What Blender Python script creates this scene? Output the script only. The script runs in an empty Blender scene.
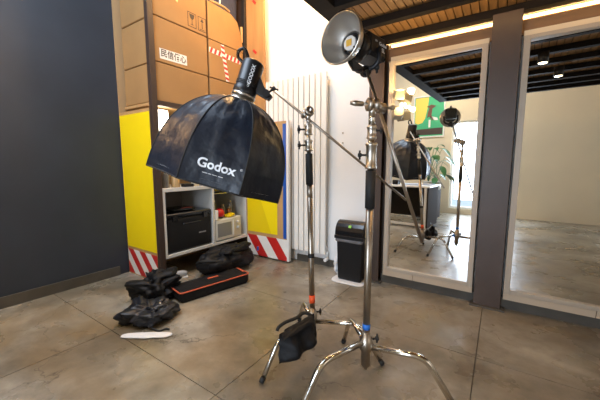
import bpy, bmesh, math, random
from math import sin, cos, pi, radians
from mathutils import Vector, Matrix, noise
random.seed(4)
SC = bpy.context.scene
# ------------------------------------------------------------------ camera
H = 1.12; F = 300.0; PIT = math.atan(35/300); YAW = radians(33.7)
FW = Vector((-sin(YAW)*cos(PIT), cos(YAW)*cos(PIT), -sin(PIT)))
RT = Vector((cos(YAW), sin(YAW), 0)); UP = RT.cross(FW)
CAM = Vector((0, 0, H))
cd = bpy.data.cameras.new('camera'); cam = bpy.data.objects.new('camera', cd); SC.collection.objects.link(cam)
cd.sensor_width = 36; cd.sensor_fit = 'HORIZONTAL'; cd.lens = 36*F/600; cd.clip_start = 0.02
cam.matrix_world = Matrix((( RT.x, UP.x, -FW.x, 0), (RT.y, UP.y, -FW.y, 0), (RT.z, UP.z, -FW.z, H), (0, 0, 0, 1)))
SC.camera = cam
# ------------------------------------------------------------------ light
w = bpy.data.worlds.new('world'); SC.world = w; w.use_nodes = True
w.node_tree.nodes['Background'].inputs[0].default_value = (.62, .78, 1, 1)
w.node_tree.nodes['Background'].inputs[1].default_value = 1.2
def area(name, loc, to, sx, sy, e, col):
    l = bpy.data.lights.new(name, 'AREA'); l.shape = 'RECTANGLE'; l.size = sx; l.size_y = sy; l.energy = e; l.color = col
    o = bpy.data.objects.new(name, l); SC.collection.objects.link(o); o.location = loc
    o.rotation_euler = (Vector(to)-Vector(loc)).to_track_quat('-Z', 'Y').to_euler(); return o
def point(name, loc, e, col, r=.05, spot=None, to=None):
    l = bpy.data.lights.new(name, 'SPOT' if spot else 'POINT'); l.energy = e; l.color = col; l.shadow_soft_size = r
    if spot: l.spot_size = radians(spot); l.spot_blend = .6
    o = bpy.data.objects.new(name, l); SC.collection.objects.link(o); o.location = loc
    if to: o.rotation_euler = (Vector(to)-Vector(loc)).to_track_quat('-Z', 'Y').to_euler()
    return o
COOL = (.70, .83, 1.0); WARM = (1.0, .58, .24); NEUT = (1, .9, .8)
area('skylight_daylight', (-1.9, .3, 3.93), (-1.9, .31, 0), 1.5, 1.8, 92, COOL)
area('window_daylight', (-.60, -2.42, 1.25), (-.9, 2, .9), 1.3, 1.9, 125, COOL)
area('room_fill', (2.9, .6, 1.5), (-1, 1.6, .8), 1.8, 1.6, 14, NEUT)  # added fill light from the right, no opening in that wall
SC.view_settings.view_transform = 'Standard'; SC.view_settings.look = 'None'
SC.view_settings.exposure = 0.2; SC.view_settings.gamma = 1.0; SC.view_settings.use_curve_mapping = False

# ------------------------------------------------------------------ measuring helpers (photo pixel -> point on a plane of the room)
YM = 2.74                                        # plane of the mirror glass
def ray(u, v): return FW + RT*((u-300)/F) - UP*((v-200)/F)
def at_z(u, v, z=0): d = ray(u, v); return CAM + d*((z-H)/d.z)
def at_y(u, v, y): d = ray(u, v); return CAM + d*(y/d.y)
def at_x(u, v, x): d = ray(u, v); return CAM + d*(x/d.x)
def at_d(u, v, D): return CAM + ray(u, v)*D
GT = radians(1.85); GN = Vector((sin(GT), cos(GT), 0))      # the glass stands very slightly askew in its frame
def in_mirror(u, v, y):
    d = ray(u, v); t = ((Vector((-.5, YM, 0))-CAM).dot(GN))/d.dot(GN); h = CAM+d*t; e = d-GN*2*d.dot(GN); return h+e*((y-h.y)/e.y)

# ------------------------------------------------------------------ materials
MATS = {}
def mat(name, col, rough=.5, metal=0, spec=.5, noise_amt=0, nscale=8, bump=0, bscale=40, emit=None, estr=0, col2=None, coat=0, stretch=None, detail=4, sheen=0):
    if name in MATS: return MATS[name]
    m = bpy.data.materials.new(name); m.use_nodes = True; nt = m.node_tree; b = nt.nodes['Principled BSDF']
    b.inputs['Base Color'].default_value = (*col, 1); b.inputs['Roughness'].default_value = rough
    b.inputs['Metallic'].default_value = metal; b.inputs['Specular IOR Level'].default_value = spec
    if coat: b.inputs['Coat Weight'].default_value = coat
    if sheen: b.inputs['Sheen Weight'].default_value = sheen
    tc = nt.nodes.new('ShaderNodeTexCoord'); src = tc.outputs['Object']
    if stretch:
        mp = nt.nodes.new('ShaderNodeMapping'); mp.inputs['Scale'].default_value = stretch
        nt.links.new(src, mp.inputs[0]); src = mp.outputs[0]
    if noise_amt or col2:
        n = nt.nodes.new('ShaderNodeTexNoise'); n.inputs['Scale'].default_value = nscale; n.inputs['Detail'].default_value = detail
        nt.links.new(src, n.inputs['Vector'])
        r = nt.nodes.new('ShaderNodeValToRGB'); r.color_ramp.elements[0].position = .3; r.color_ramp.elements[1].position = .7
        c2 = col2 or tuple(c*(1-noise_amt) for c in col)
        r.color_ramp.elements[0].color = (*c2, 1); r.color_ramp.elements[1].color = (*col, 1)
        nt.links.new(n.outputs['Fac'], r.inputs[0]); nt.links.new(r.outputs[0], b.inputs['Base Color'])
    if bump:
        n2 = nt.nodes.new('ShaderNodeTexNoise'); n2.inputs['Scale'].default_value = bscale; n2.inputs['Detail'].default_value = 3
        nt.links.new(src, n2.inputs['Vector'])
        bp = nt.nodes.new('ShaderNodeBump'); bp.inputs['Strength'].default_value = bump; bp.inputs['Distance'].default_value = .01
        nt.links.new(n2.outputs['Fac'], bp.inputs['Height']); nt.links.new(bp.outputs[0], b.inputs['Normal'])
    if emit: b.inputs['Emission Color'].default_value = (*emit, 1); b.inputs['Emission Strength'].default_value = estr
    MATS[name] = m; return m
PLASTER = mat('white_plaster', (.88, .87, .85), .85, noise_amt=.03, nscale=3, bump=.08, bscale=60)
CREAM = mat('cream_plaster', (.78, .68, .50), .85, noise_amt=.05, nscale=2)
SLATE = mat('slate_blue_paint', (.028, .036, .052), .6, noise_amt=.35, nscale=1.5, bump=.05)
CARD = mat('brown_cardboard', (.36, .205, .078), .85, noise_amt=.12, nscale=5, bump=.05, bscale=120)
CARD_EDGE = mat('cardboard_edge', (.62, .42, .2), .9)
CARD_DARK = mat('cardboard_gap', (.16, .085, .035), .9)
BROWNWOOD = mat('dark_brown_wood', (.055, .032, .024), .5, noise_amt=.4, nscale=6, stretch=(1, 1, .1))
ORANGEWOOD = mat('orange_wood', (.46, .24, .085), .55, noise_amt=.25, nscale=5, stretch=(4, 4, .4))
PLYWOOD = mat('plywood', (.52, .31, .13), .6, noise_amt=.15, nscale=6, stretch=(4, 1, .4))
BOARDS = mat('ceiling_board_wood', (.30, .165, .06), .6, noise_amt=.4, nscale=4, stretch=(6, .6, 1))
BEAM = mat('dark_beam_wood', (.012, .008, .006), .75, spec=.2, noise_amt=.4, nscale=5, stretch=(.5, 4, 4))
HEADER = mat('brown_header_wood', (.22, .12, .055), .5, noise_amt=.4, nscale=5, stretch=(.6, 4, 4))
COLUMN = mat('brown_painted_steel', (.075, .046, .032), .45, noise_amt=.25, nscale=3)
BASEB = mat('grey_skirting', (.085, .075, .06), .5, noise_amt=.3, nscale=6)
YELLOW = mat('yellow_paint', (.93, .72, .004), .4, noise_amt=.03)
YELLOW2 = mat('shaded_yellow_paint', (.80, .60, .004), .4)  # darker tone of the door's yellow, shading put into the colour
WHITE = mat('white_paint', (.80, .80, .78), .4)
RED = mat('red_paint', (.52, .02, .018), .4)
BLUE = mat('blue_paint', (.012, .09, .42), .4)
RADW = mat('white_enamel', (.84, .82, .77), .3)
SHELFW = mat('white_laminate', (.62, .62, .60), .35)
BLACKP = mat('black_plastic', (.007, .007, .008), .4, spec=.35)
BLACKG = mat('black_gloss_plastic', (.008, .008, .009), .18)
BLACKM = mat('black_anodised_metal', (.014, .014, .016), .38, metal=.2)
BLACKR = mat('black_rubber', (.012, .012, .012), .7)
NYLON = mat('black_nylon', (.005, .010, .022), .43, spec=.5, noise_amt=.25, nscale=12, bump=.9, bscale=11)
NYLONB = mat('black_bag_fabric', (.0055, .006, .008), .6, spec=.3, noise_amt=.3, nscale=15, bump=.4, bscale=25)
STEEL = mat('brushed_steel', (.62, .58, .52), .30, metal=1)
CHROME = mat('chrome', (.66, .63, .58), .14, metal=1)
DSTEEL = mat('dark_steel', (.42, .37, .31), .36, metal=1)
DISH = mat('reflector_metal', (.52, .49, .45), .40, metal=.9, bump=.02, bscale=100)
ORTAPE = mat('orange_tape', (.90, .10, .02), .5)
BLTAPE = mat('blue_tape', (.02, .16, .60), .5)
ORANGE = mat('orange_piping', (.55, .10, .04), .6)
PRINT = mat('black_print', (.03, .022, .018), .7)
WPRINT = mat('white_print', (.80, .83, .88), .5)
LABEL = mat('label_paper', (.82, .81, .78), .7)
DENIM = mat('blue_cloth', (.045, .06, .13), .8, noise_amt=.4, nscale=8, bump=.3)
PAPER = mat('white_plastic_bag', (.72, .72, .72), .45, bump=.5, bscale=30)
GREENL = mat('green_sticker', (.30, .62, .10), .5)
MIRROR = mat('mirror_silver', (.90, .91, .90), .01, metal=1)
GREYWIN = mat('grey_window_mesh', (.20, .21, .21), .25)
DESKW = mat('desk_white', (.80, .79, .76), .35)
DESKG = mat('desk_grey_panel', (.06, .05, .045), .9, spec=.1)
LEAF = mat('leaf_green', (.05, .19, .045), .4, noise_amt=.4, nscale=6)
POT = mat('white_pot', (.7, .7, .68), .4)
PGREEN = mat('poster_green', (.05, .42, .20), .6)
PYEL = mat('poster_yellow', (.90, .66, .12), .6)
PBROWN = mat('poster_brown', (.14, .06, .035), .6)
PDARK = mat('poster_dark', (.05, .035, .03), .6)
SPOTB = mat('beige_lamp_metal', (.40, .33, .22), .4)
GLOW = mat('lamp_glass_lit', (1, .9, .7), .3, emit=(1, .80, .48), estr=14)
TUBEGLOW = mat('strip_light_lit', (1, .85, .6), .3, emit=(1, .60, .22), estr=7)
CABGLOW = mat('cabinet_lamp_lit', (1, 1, 1), .3, emit=(1, .93, .82), estr=5)
COB = mat('yellow_phosphor', (.72, .42, .06), .35)
COBW = mat('white_ceramic', (.72, .71, .68), .3)
GLASSW = mat('clear_window', (1, 1, 1), .02)
def concrete():
    m = bpy.data.materials.new('polished_concrete'); m.use_nodes = True; nt = m.node_tree; b = nt.nodes['Principled BSDF']
    N = nt.nodes.new; L = nt.links.new
    geo = N('ShaderNodeNewGeometry'); pos = geo.outputs['Position']
    def nz(s, d=5, rough=.55, dist=0):
        n = N('ShaderNodeTexNoise'); n.inputs['Scale'].default_value = s; n.inputs['Detail'].default_value = d
        n.inputs['Roughness'].default_value = rough; n.inputs['Distortion'].default_value = dist; L(pos, n.inputs['Vector']); return n.outputs['Fac']
    def ramp(x, stops):
        r = N('ShaderNodeValToRGB'); e = r.color_ramp.elements
        while len(e) < len(stops): e.new(.5)
        for el, (p, c) in zip(e, stops): el.position = p; el.color = (*c, 1)
        L(x, r.inputs[0]); return r.outputs[0]
    def mix(a, b_, f, mode='MIX'):
        x = N('ShaderNodeMix'); x.data_type = 'RGBA'; x.blend_type = mode
        if isinstance(f, float): x.inputs[0].default_value = f
        else: L(f, x.inputs[0])
        L(a, x.inputs[6]); L(b_, x.inputs[7]); return x.outputs[2]
    base = ramp(nz(1.3, 6, .6, .4), [(.32, (.125, .098, .066)), (.5, (.25, .215, .16)), (.68, (.44, .40, .33))])
    fine = ramp(nz(9, 8, .7), [(.3, (.50, .50, .50)), (.65, (1.0, 1.0, 1.0))])
    c = mix(base, fine, .75, 'MULTIPLY')
    stain = ramp(nz(.9, 3, .5, 1.0), [(.52, (0, 0, 0)), (.68, (1, 1, 1))])
    ocr = N('ShaderNodeRGB'); ocr.outputs[0].default_value = (.30, .20, .09, 1)
    sm = N('ShaderNodeMath'); sm.operation = 'MULTIPLY'; L(stain, sm.inputs[0]); sm.inputs[1].default_value = .45
    c = mix(c, ocr.outputs[0], sm.outputs[0])
    # hairline cracks
    vd = N('ShaderNodeTexVoronoi'); vd.feature = 'DISTANCE_TO_EDGE'; vd.inputs['Scale'].default_value = 1.15
    dn = N('ShaderNodeTexNoise'); dn.inputs['Scale'].default_value = 3.5; dn.inputs['Detail'].default_value = 6; L(pos, dn.inputs['Vector'])
    ad = N('ShaderNodeVectorMath'); ad.operation = 'MULTIPLY_ADD'; L(dn.outputs['Color'], ad.inputs[0]); ad.inputs[1].default_value = (.6, .6, .6); L(pos, ad.inputs[2])
    L(ad.outputs[0], vd.inputs['Vector'])
    cr = ramp(vd.outputs['Distance'], [(0, (.25, .22, .2)), (.006, (1, 1, 1))])
    cm = ramp(nz(1.7, 2), [(.48, (0, 0, 0)), (.56, (1, 1, 1))])
    cr2 = mix(cr, cr, 1.0); one = N('ShaderNodeRGB'); one.outputs[0].default_value = (1, 1, 1, 1)
    crm = mix(one.outputs[0], cr2, cm)
    c = mix(c, crm, .8, 'MULTIPLY')
    L(c, b.inputs['Base Color'])
    rr = ramp(nz(3.0, 5), [(.3, (.20, .20, .20)), (.7, (.42, .42, .42))]); L(rr, b.inputs['Roughness'])
    b.inputs['Specular IOR Level'].default_value = .55
    bp = N('ShaderNodeBump'); bp.inputs['Strength'].default_value = .22; bp.inputs['Distance'].default_value = .01
    L(nz(5, 4), bp.inputs['Height']); L(bp.outputs[0], b.inputs['Normal'])
    return m
CONC = concrete()

# ------------------------------------------------------------------ mesh helpers
class MB:
    """collects shapes in world coordinates; build() links them as one mesh"""
    def __init__(s): s.v = []; s.f = []; s.sm = []
    def add(s, vs, fs, smooth=False):
        o = len(s.v); s.v += [Vector(p) for p in vs]; s.f += [[i+o for i in f] for f in fs]; s.sm += [smooth]*len(fs); return s
    def box(s, x0, x1, y0, y1, z0, z1):
        return s.add([(x, y, z) for z in (z0, z1) for x, y in ((x0, y0), (x1, y0), (x1, y1), (x0, y1))],
                     [(3, 2, 1, 0), (4, 5, 6, 7), (0, 1, 5, 4), (1, 2, 6, 5), (2, 3, 7, 6), (3, 0, 4, 7)])
    def obox(s, c, ax, ay, az, hx, hy, hz, bev=0):
        c = Vector(c); ax = Vector(ax).normalized(); ay = Vector(ay).normalized(); az = Vector(az).normalized()
        if bev:
            b = min(bev, hx*.9, hy*.9); prof = [(hx-b, -hy), (hx, -hy+b), (hx, hy-b), (hx-b, hy), (-hx+b, hy), (-hx, hy-b), (-hx, -hy+b), (-hx+b, -hy)]
        else: prof = [(hx, -hy), (hx, hy), (-hx, hy), (-hx, -hy)]
        n = len(prof); rings = [(-hz, 1), (hz, 1)]
        if bev: bz = min(bev, hz*.9); k = 1-bev/max(hx, hy); rings = [(-hz, k), (-hz+bz, 1), (hz-bz, 1), (hz, k)]
        vs = [c+ax*(x*k)+ay*(y*k)+az*z for z, k in rings for x, y in prof]
        fs = [tuple(range(n))[::-1], tuple((len(rings)-1)*n+i for i in range(n))]
        for r in range(len(rings)-1):
            for i in range(n): j = (i+1) % n; fs.append((r*n+i, r*n+j, (r+1)*n+j, (r+1)*n+i))
        return s.add(vs, fs)
    def lathe(s, o, ax, prof, n=24, cap=True, smooth=True):
        """prof: list of (distance along ax, radius)"""
        o = Vector(o); ax = Vector(ax).normalized(); t = ax.orthogonal().normalized(); b = ax.cross(t)
        vs = [o+ax*a+(t*cos(2*pi*i/n)+b*sin(2*pi*i/n))*r for a, r in prof for i in range(n)]
        fs = []
        for k in range(len(prof)-1):
            for i in range(n): j = (i+1) % n; fs.append((k*n+i, k*n+j, (k+1)*n+j, (k+1)*n+i))
        s.add(vs, fs, smooth)
        if cap:
            m = len(s.v)-len(vs); s.f.append([m+i for i in range(n)][::-1]); s.f.append([m+(len(prof)-1)*n+i for i in range(n)]); s.sm += [False, False]
        return s
    def cyl(s, a, b, r, r2=None, n=16):
        a = Vector(a); b = Vector(b); return s.lathe(a, b-a, [(0, r), ((b-a).length, r if r2 is None else r2)], n)
    def tube(s, pts, r, n=10, sub=0, closed=False):
        pts = [Vector(p) for p in pts]
        if sub and len(pts) > 2: pts = spline(pts, sub)
        t0 = (pts[1]-pts[0]).normalized(); nrm = t0.orthogonal().normalized(); rings = []
        for i, p in enumerate(pts):
            if i == 0: t = t0
            elif i == len(pts)-1: t = (pts[i]-pts[i-1]).normalized()
            else: t = ((pts[i+1]-p).normalized()+(p-pts[i-1]).normalized()).normalized()
            nrm = (nrm-t*nrm.dot(t)).normalized(); b = t.cross(nrm)
            rr = r[i*(len(r)-1)//max(1, len(pts)-1)] if isinstance(r, (list, tuple)) else r
            rings.append([p+(nrm*cos(2*pi*k/n)+b*sin(2*pi*k/n))*rr for k in range(n)])
        vs = [v for ring in rings for v in ring]; fs = []
        for i in range(len(pts)-1):
            for k in range(n): j = (k+1) % n; fs.append((i*n+k, i*n+j, (i+1)*n+j, (i+1)*n+k))
        s.add(vs, fs, True); m = len(s.v)-len(vs)
        s.f.append([m+i for i in range(n)][::-1]); s.f.append([m+(len(pts)-1)*n+i for i in range(n)]); s.sm += [False, False]
        return s
    def poly(s, pts, nrm, th):
        """flat polygon given thickness along -nrm"""
        nrm = Vector(nrm).normalized(); n = len(pts); pts = [Vector(p) for p in pts]
        vs = pts+[p-nrm*th for p in pts]
        fs = [tuple(range(n)), tuple(range(n, 2*n))[::-1]]+[(i, i+n, (i+1) % n+n, (i+1) % n) for i in range(n)]
        return s.add(vs, fs)
    def blob(s, c, ax, ay, az, h, e=.5, nu=28, nv=18, wr=0, ws=8, seed=0, flat=None):
        """wrinkled superellipsoid: cushions, bags, heaps of cloth"""
        c = Vector(c); ax = Vector(ax).normalized(); ay = Vector(ay).normalized(); az = Vector(az).normalized()
        pw = lambda x, p: math.copysign(abs(x)**p, x); vs = []
        for j in range(nv+1):
            ph = -pi/2+pi*j/nv
            for i in range(nu):
                th = 2*pi*i/nu
                x = pw(cos(ph), e)*pw(cos(th), e); y = pw(cos(ph), e)*pw(sin(th), e); z = pw(sin(ph), e)
                p = c+ax*x*h[0]+ay*y*h[1]+az*z*h[2]
                if wr:
                    q = p*ws+Vector((seed, seed*2.3, 0)); d = noise.noise(q)+.5*noise.noise(q*2.1)-abs(noise.noise(q*1.4+Vector((9, 3, 1))))*.8-abs(noise.noise(q*2.6+Vector((1, 5, 2))))*.5
                    p = p+(p-c).normalized()*d*wr
                if flat is not None and p.z < flat: p.z = flat
                vs.append(p)
        fs = []
        for j in range(nv):
            for i in range(nu): k = (i+1) % nu; fs.append((j*nu+i, j*nu+k, (j+1)*nu+k, (j+1)*nu+i))
        return s.add(vs, fs, True)
    def build(s, name, m, parent=None, bevel=0):
        loc = parent.location.copy() if parent and parent.type == 'EMPTY' else None
        off = wloc(parent) if parent else Vector((0, 0, 0))
        if parent is None:
            zs = min(p.z for p in s.v); off = Vector((sum(p.x for p in s.v)/len(s.v), sum(p.y for p in s.v)/len(s.v), zs))
        me = bpy.data.meshes.new(name); me.from_pydata([p-off for p in s.v], [], s.f)
        bm = bmesh.new(); bm.from_mesh(me); bmesh.ops.recalc_face_normals(bm, faces=bm.faces)
        bm.to_mesh(me); bm.free()
        me.polygons.foreach_set('use_smooth', s.sm); me.materials.append(m)
        o = bpy.data.objects.new(name, me); SC.collection.objects.link(o)
        if parent: o.parent = parent
        else: o.location = off
        o['wl'] = list(off)
        if bevel:
            b = o.modifiers.new('b', 'BEVEL'); b.width = bevel; b.segments = 2; b.limit_method = 'ANGLE'
        return o
def wloc(o): return Vector(o['wl'])
def spline(p, n):
    q = [p[0]]+list(p)+[p[-1]]; out = []
    for i in range(1, len(q)-2):
        for k in range(n):
            t = k/n; a, b, c, d = q[i-1:i+3]
            out.append(.5*((2*b)+(c-a)*t+(2*a-5*b+4*c-d)*t*t+(3*b-a-3*c+d)*t**3))
    out.append(p[-1]); return out
def bend(pts, r, n=5):
    """round the corners of a polyline"""
    pts = [Vector(p) for p in pts]; out = [pts[0]]
    for i in range(1, len(pts)-1):
        a = pts[i]+(pts[i-1]-pts[i]).normalized()*r; c = pts[i]+(pts[i+1]-pts[i]).normalized()*r
        for k in range(n+1): t = k/n; out.append(a*(1-t)**2+pts[i]*2*t*(1-t)+c*t*t)
    out.append(pts[-1]); return out
def thing(name, label, cat, loc, group=None):
    o = bpy.data.objects.new(name, None); SC.collection.objects.link(o); o.location = loc; o['wl'] = list(loc); o.empty_display_size = .1
    o['label'] = label; o['category'] = cat
    if group: o['group'] = group
    return o
def tag(o, label, cat, group=None):
    o['label'] = label; o['category'] = cat
    if group: o['group'] = group
    return o
def structure(o): o['kind'] = 'structure'; return o
def holder(name, loc=(0, 0, 0)):
    o = bpy.data.objects.new(name, None); SC.collection.objects.link(o); o.location = loc; o['wl'] = list(loc); o['kind'] = 'structure'; return o
def copyobj(o, parent, shift=(0, 0, 0), loc=None):
    c = o.copy(); SC.collection.objects.link(c); c.parent = parent; c.location = loc if loc is not None else Vector(o.location)+Vector(shift); return c
def text_mesh(txt, size, o, ex, ey, offset=0, mapf=None, align='CENTER', th=.0006, sx=1):
    """lettering as a mesh in world space: ex reading direction, ey up"""
    cu = bpy.data.curves.new('t', 'FONT'); cu.body = txt; cu.size = size; cu.offset = offset; cu.align_x = align; cu.align_y = 'CENTER'; cu.resolution_u = 4
    ob = bpy.data.objects.new('t', cu); SC.collection.objects.link(ob); bpy.context.view_layer.update()
    me = bpy.data.meshes.new_from_object(ob.evaluated_get(bpy.context.evaluated_depsgraph_get()))
    bpy.data.objects.remove(ob)
    bm = bmesh.new(); bm.from_mesh(me)
    if mapf:
        bmesh.ops.triangulate(bm, faces=bm.faces)
        bmesh.ops.subdivide_edges(bm, edges=[e for e in bm.edges if e.calc_length() > size*.12], cuts=2, use_grid_fill=False)
        bmesh.ops.triangulate(bm, faces=bm.faces)
    o = Vector(o); ex = Vector(ex).normalized(); ey = Vector(ey).normalized(); ez = ex.cross(ey)
    vs = [mapf(v.co.x*sx, v.co.y) if mapf else o+ex*v.co.x*sx+ey*v.co.y+ez*th for v in bm.verts]
    for i, v in enumerate(bm.verts): v.index = i
    fs = [[v.index for v in f.verts] for f in bm.faces]; bm.free(); mb = MB(); mb.add(vs, fs); return mb

# ================================================================== the room
XL, XR, YF, YW, ZC = -3.2, 3.0, -2.2, 2.88, 4.0
fl = structure(MB().box(XL, XR, YF, YW, -.12, -.008).build('floor', BASEB))
xs = [XL, -2.133, -1.093, -.053, .987, 2.027, XR]; ys = [YF, -1.19, -.15, .892, 1.93, YW]
for i in range(len(xs)-1):
    for j in range(len(ys)-1):
        g = .0022
        MB().box(xs[i]+g, xs[i+1]-g, ys[j]+g, ys[j+1]-g, -.0079, 0).build('slab', CONC, fl)
structure(MB().box(XL, XR, YW, YW+.12, -.12, ZC).build('wall_back', PLASTER))
structure(MB().box(XL-.12, XL, YF, YW+.12, -.12, ZC).build('wall_left', SLATE))
structure(MB().box(XR, XR+.12, YF, YW+.12, -.12, ZC).build('wall_right', CREAM))
wx0, wx1, wz0, wz1 = -1.30, -.05, .12, 2.1
f = MB()
f.box(XL, wx0, YF-.15, YF, -.12, ZC).box(wx1, XR, YF-.15, YF, -.12, ZC).box(wx0, wx1, YF-.15, YF, -.12, wz0).box(wx0, wx1, YF-.15, YF, wz1, ZC)
structure(f.build('wall_front', CREAM))
wf = holder('window_1', ((wx0+wx1)/2, YF-.06, wz0))
fr = MB(); fr.box(wx0, wx0+.05, YF-.09, YF-.04, wz0, wz1).box(wx1-.05, wx1, YF-.09, YF-.04, wz0, wz1).box(wx0+.05, wx1-.05, YF-.09, YF-.04, wz0, wz0+.05).box(wx0+.05, wx1-.05, YF-.09, YF-.04, wz1-.05, wz1).box(-.70, -.65, YF-.09, YF-.04, wz0+.05, wz1-.05)
fr.build('window_frame', WHITE, wf)
g = bpy.data.materials.new('window_glass'); g.use_nodes = True; nt = g.node_tree; nt.nodes.remove(nt.nodes['Principled BSDF'])
tr = nt.nodes.new('ShaderNodeBsdfTransparent'); gl = nt.nodes.new('ShaderNodeBsdfGlossy'); gl.inputs['Roughness'].default_value = .02
mx = nt.nodes.new('ShaderNodeMixShader'); mx.inputs[0].default_value = .06
nt.links.new(tr.outputs[0], mx.inputs[1]); nt.links.new(gl.outputs[0], mx.inputs[2]); nt.links.new(mx.outputs[0], nt.nodes['Material Output'].inputs[0])
for a, b in ((wx0+.05, -.70), (-.65, wx1-.05)): MB().box(a, b, YF-.068, YF-.062, wz0+.05, wz1-.05).build('pane', g, wf)
# ceiling with a skylight opening
sx0, sx1, sy0, sy1 = -2.65, -1.15, -.6, 1.2
c = MB(); c.box(XL, sx0, YF, YW, ZC, ZC+.1).box(sx1, XR, YF, YW, ZC, ZC+.1).box(sx0, sx1, YF, sy0, ZC, ZC+.1).box(sx0, sx1, sy1, YW, ZC, ZC+.1)
structure(c.build('ceiling', PLASTER))
# mezzanine over the right half: edge beam, cross beams and boards
mz = holder('ceiling_mezzanine', (0, 1.3, 2.2)); EX = -1.158; MY0 = -.3
MB().box(EX, EX+.13, MY0, YW-.001, 2.2, 2.44).build('edge_beam', BEAM, mz)
for a, b in ((2.74, 2.81), (2.37, 2.43), (1.97, 2.03), (1.57, 1.63), (1.17, 1.23), (.77, .83), (.37, .43), (.03, .09), (MY0, MY0+.06)):
    MB().box(EX+.13, XR-.001, a, b, 2.2, 2.254).build('beam', BEAM, mz)
first = None; bw = .055
for k in range(int((XR-EX-.13)/bw)):
    if first is None:
        first = MB().box(EX+.132, EX+.132+bw-.006, MY0, YW-.002, 2.256, 2.278).build('board', BOARDS, mz)
    else: copyobj(first, mz, (k*bw, 0, 0))
MB().box(EX+.13, XR-.001, MY0, YW-.002, 2.279, 2.44).build('deck', BEAM, mz)
structure(MB().box(-1.03, XR-.001, YW-.035, YW-.001, 2.07, 2.165).build('trim_1', HEADER))
# skirting boards
structure(MB().box(-1.95, -1.06, YW-.02, YW-.001, 0, .075).build('baseboard_back', BASEB))
structure(MB().box(-.90, 2.99, YM+.02, YM+.04, 0, .085).build('baseboard_right', BASEB))
structure(MB().box(XL+.001, XL+.02, YF+.01, 1.45, 0, .09).build('baseboard_left', BASEB))
# steel columns (H section) with foot plates
def column(x0, x1, y0, label):
    t = thing('steel_column', label, 'column', ((x0+x1)/2, y0+.06, 0)); w_ = .012
    b = MB(); b.box(x0, x1, y0, y0+w_, .012, 2.199).box(x0, x1, y0+.115-w_, y0+.115, .012, 2.199).box((x0+x1)/2-.006, (x0+x1)/2+.006, y0+w_, y0+.115-w_, .012, 2.199)
    b.build('shaft', COLUMN, t, .002)
    MB().box(x0-.025, x1+.03, y0-.03, y0+.119, 0, .012).build('foot_plate', BASEB, t, .002)
    return t
column(-1.05, -.915, 2.715, 'dark brown steel column between the white wall and the mirror')
column(-.12, .06, 2.70, 'dark steel column at the right end of the mirror')

# ------------------------------------------------------------------ mirrors
Z_ = Vector((0, 0, 1))
def mirror(x0, x1, label, joint):
    t = thing('wall_mirror', label, 'mirror', ((x0+x1)/2, YM, .13)); z0, z1 = .135, 2.02; w_ = .04
    b = MB(); b.box(x0, x0+w_, YM-.02, YM+.02, z0, z1).box(x1-w_, x1, YM-.02, YM+.02, z0, z1)
    b.box(x0+w_, x1-w_, YM-.02, YM+.02, z0, z0+w_*.8).box(x0+w_, x1-w_, YM-.02, YM+.02, z1-w_*.7, z1)
    b.build('frame', mat('mirror_frame_paint', (.44, .37, .29), .4), t, .003)
    xm = (x0+x1)/2; zm = (z0+z1)/2; ta = GT; ux = Vector((cos(ta), -sin(ta), 0)); un = Vector((sin(ta), cos(ta), 0))
    MB().obox((xm, YM+.002, zm), ux, Z_, un, (x1-x0)/2-w_+.004, (z1-z0)/2-.02, .003).build('mirror_glass', MIRROR, t)
    MB().box(x0+.002, x1-.002, YM+.021, YM+.035, z0+w_*.8, z1-w_*.7).build('backing', BEAM, t)
    for a, b_ in ((x0, joint-.002), (joint+.002, x1)): MB().box(a, b_, YM-.018, YW-.026, .086, .134).build('sill_block', mat('sill_tan', (.50, .40, .29), .5), t)
    m2 = MB(); m2.box(x0, x1, YM+.02, YW-.036, 2.021, 2.066); m2.build('top_rail', mat('cream_paint', (.72, .60, .42), .5), t)
    for xa in (x0, x1-w_): MB().box(xa, xa+w_, YM+.036, YW-.022, .135, 2.02).build('side_return', mat('cream_paint', (.72, .60, .42), .5), t)
mirror(at_y(386.5, 150, YM-.02).x, -.135, 'tall framed wall mirror beside the brown column, reflecting the light stands', -.60)
mirror(.075, 1.25, 'wall mirror beyond the right-hand steel column', .6)

# ------------------------------------------------------------------ radiator
RX0, RX1, RZ0, RZ1, RY = -2.37, -1.53, .15, 2.07, 2.79
r = thing('radiator', 'tall white vertical radiator on the wall behind the thin light stand', 'radiator', ((RX0+RX1)/2, RY+.03, RZ0))
nf = 12; p_ = (RX1-RX0)/nf; pf = None
for k in range(nf):
    if pf is None: pf = MB().obox((RX0+p_/2, RY+.008, (RZ0+RZ1)/2), (1, 0, 0), (0, 1, 0), (0, 0, 1), p_/2-.005, .012, (RZ1-RZ0)/2, .005).build('fin', RADW, r)
    else: copyobj(pf, r, (k*p_, 0, 0))
for z in (RZ0+.06, RZ1-.06): MB().cyl((RX0+.01, RY+.042, z), (RX1-.01, RY+.042, z), .02, n=12).build('header_pipe', RADW, r)
v = MB().cyl((RX1+.0, RY+.042, RZ0+.02), (RX1+.0, RY+.042, RZ0-.06), .011).cyl((RX1, RY+.042, RZ0-.06), (RX1, RY-.01, RZ0-.06), .018).build('valve', RADW, r)
for xa, za in ((RX0+.1, 1.8), (RX1-.14, 1.8), (RX0+.1, .4), (RX1-.14, .4)): MB().box(xa, xa+.04, RY+.021, YW-.001, za, za+.04).build('wall_bracket', RADW, r)
for k, (u_, v_) in enumerate(((343, 133), (343, 143))):
    q = at_y(u_, v_, YW); tag(MB().cyl(q+Vector((0, -.001, 0)), q+Vector((0, -.008, 0)), .008, n=10).build('wall_screw', DSTEEL), ['upper', 'lower'][k]+' of two small screws in the bare white wall', 'screw')

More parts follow.
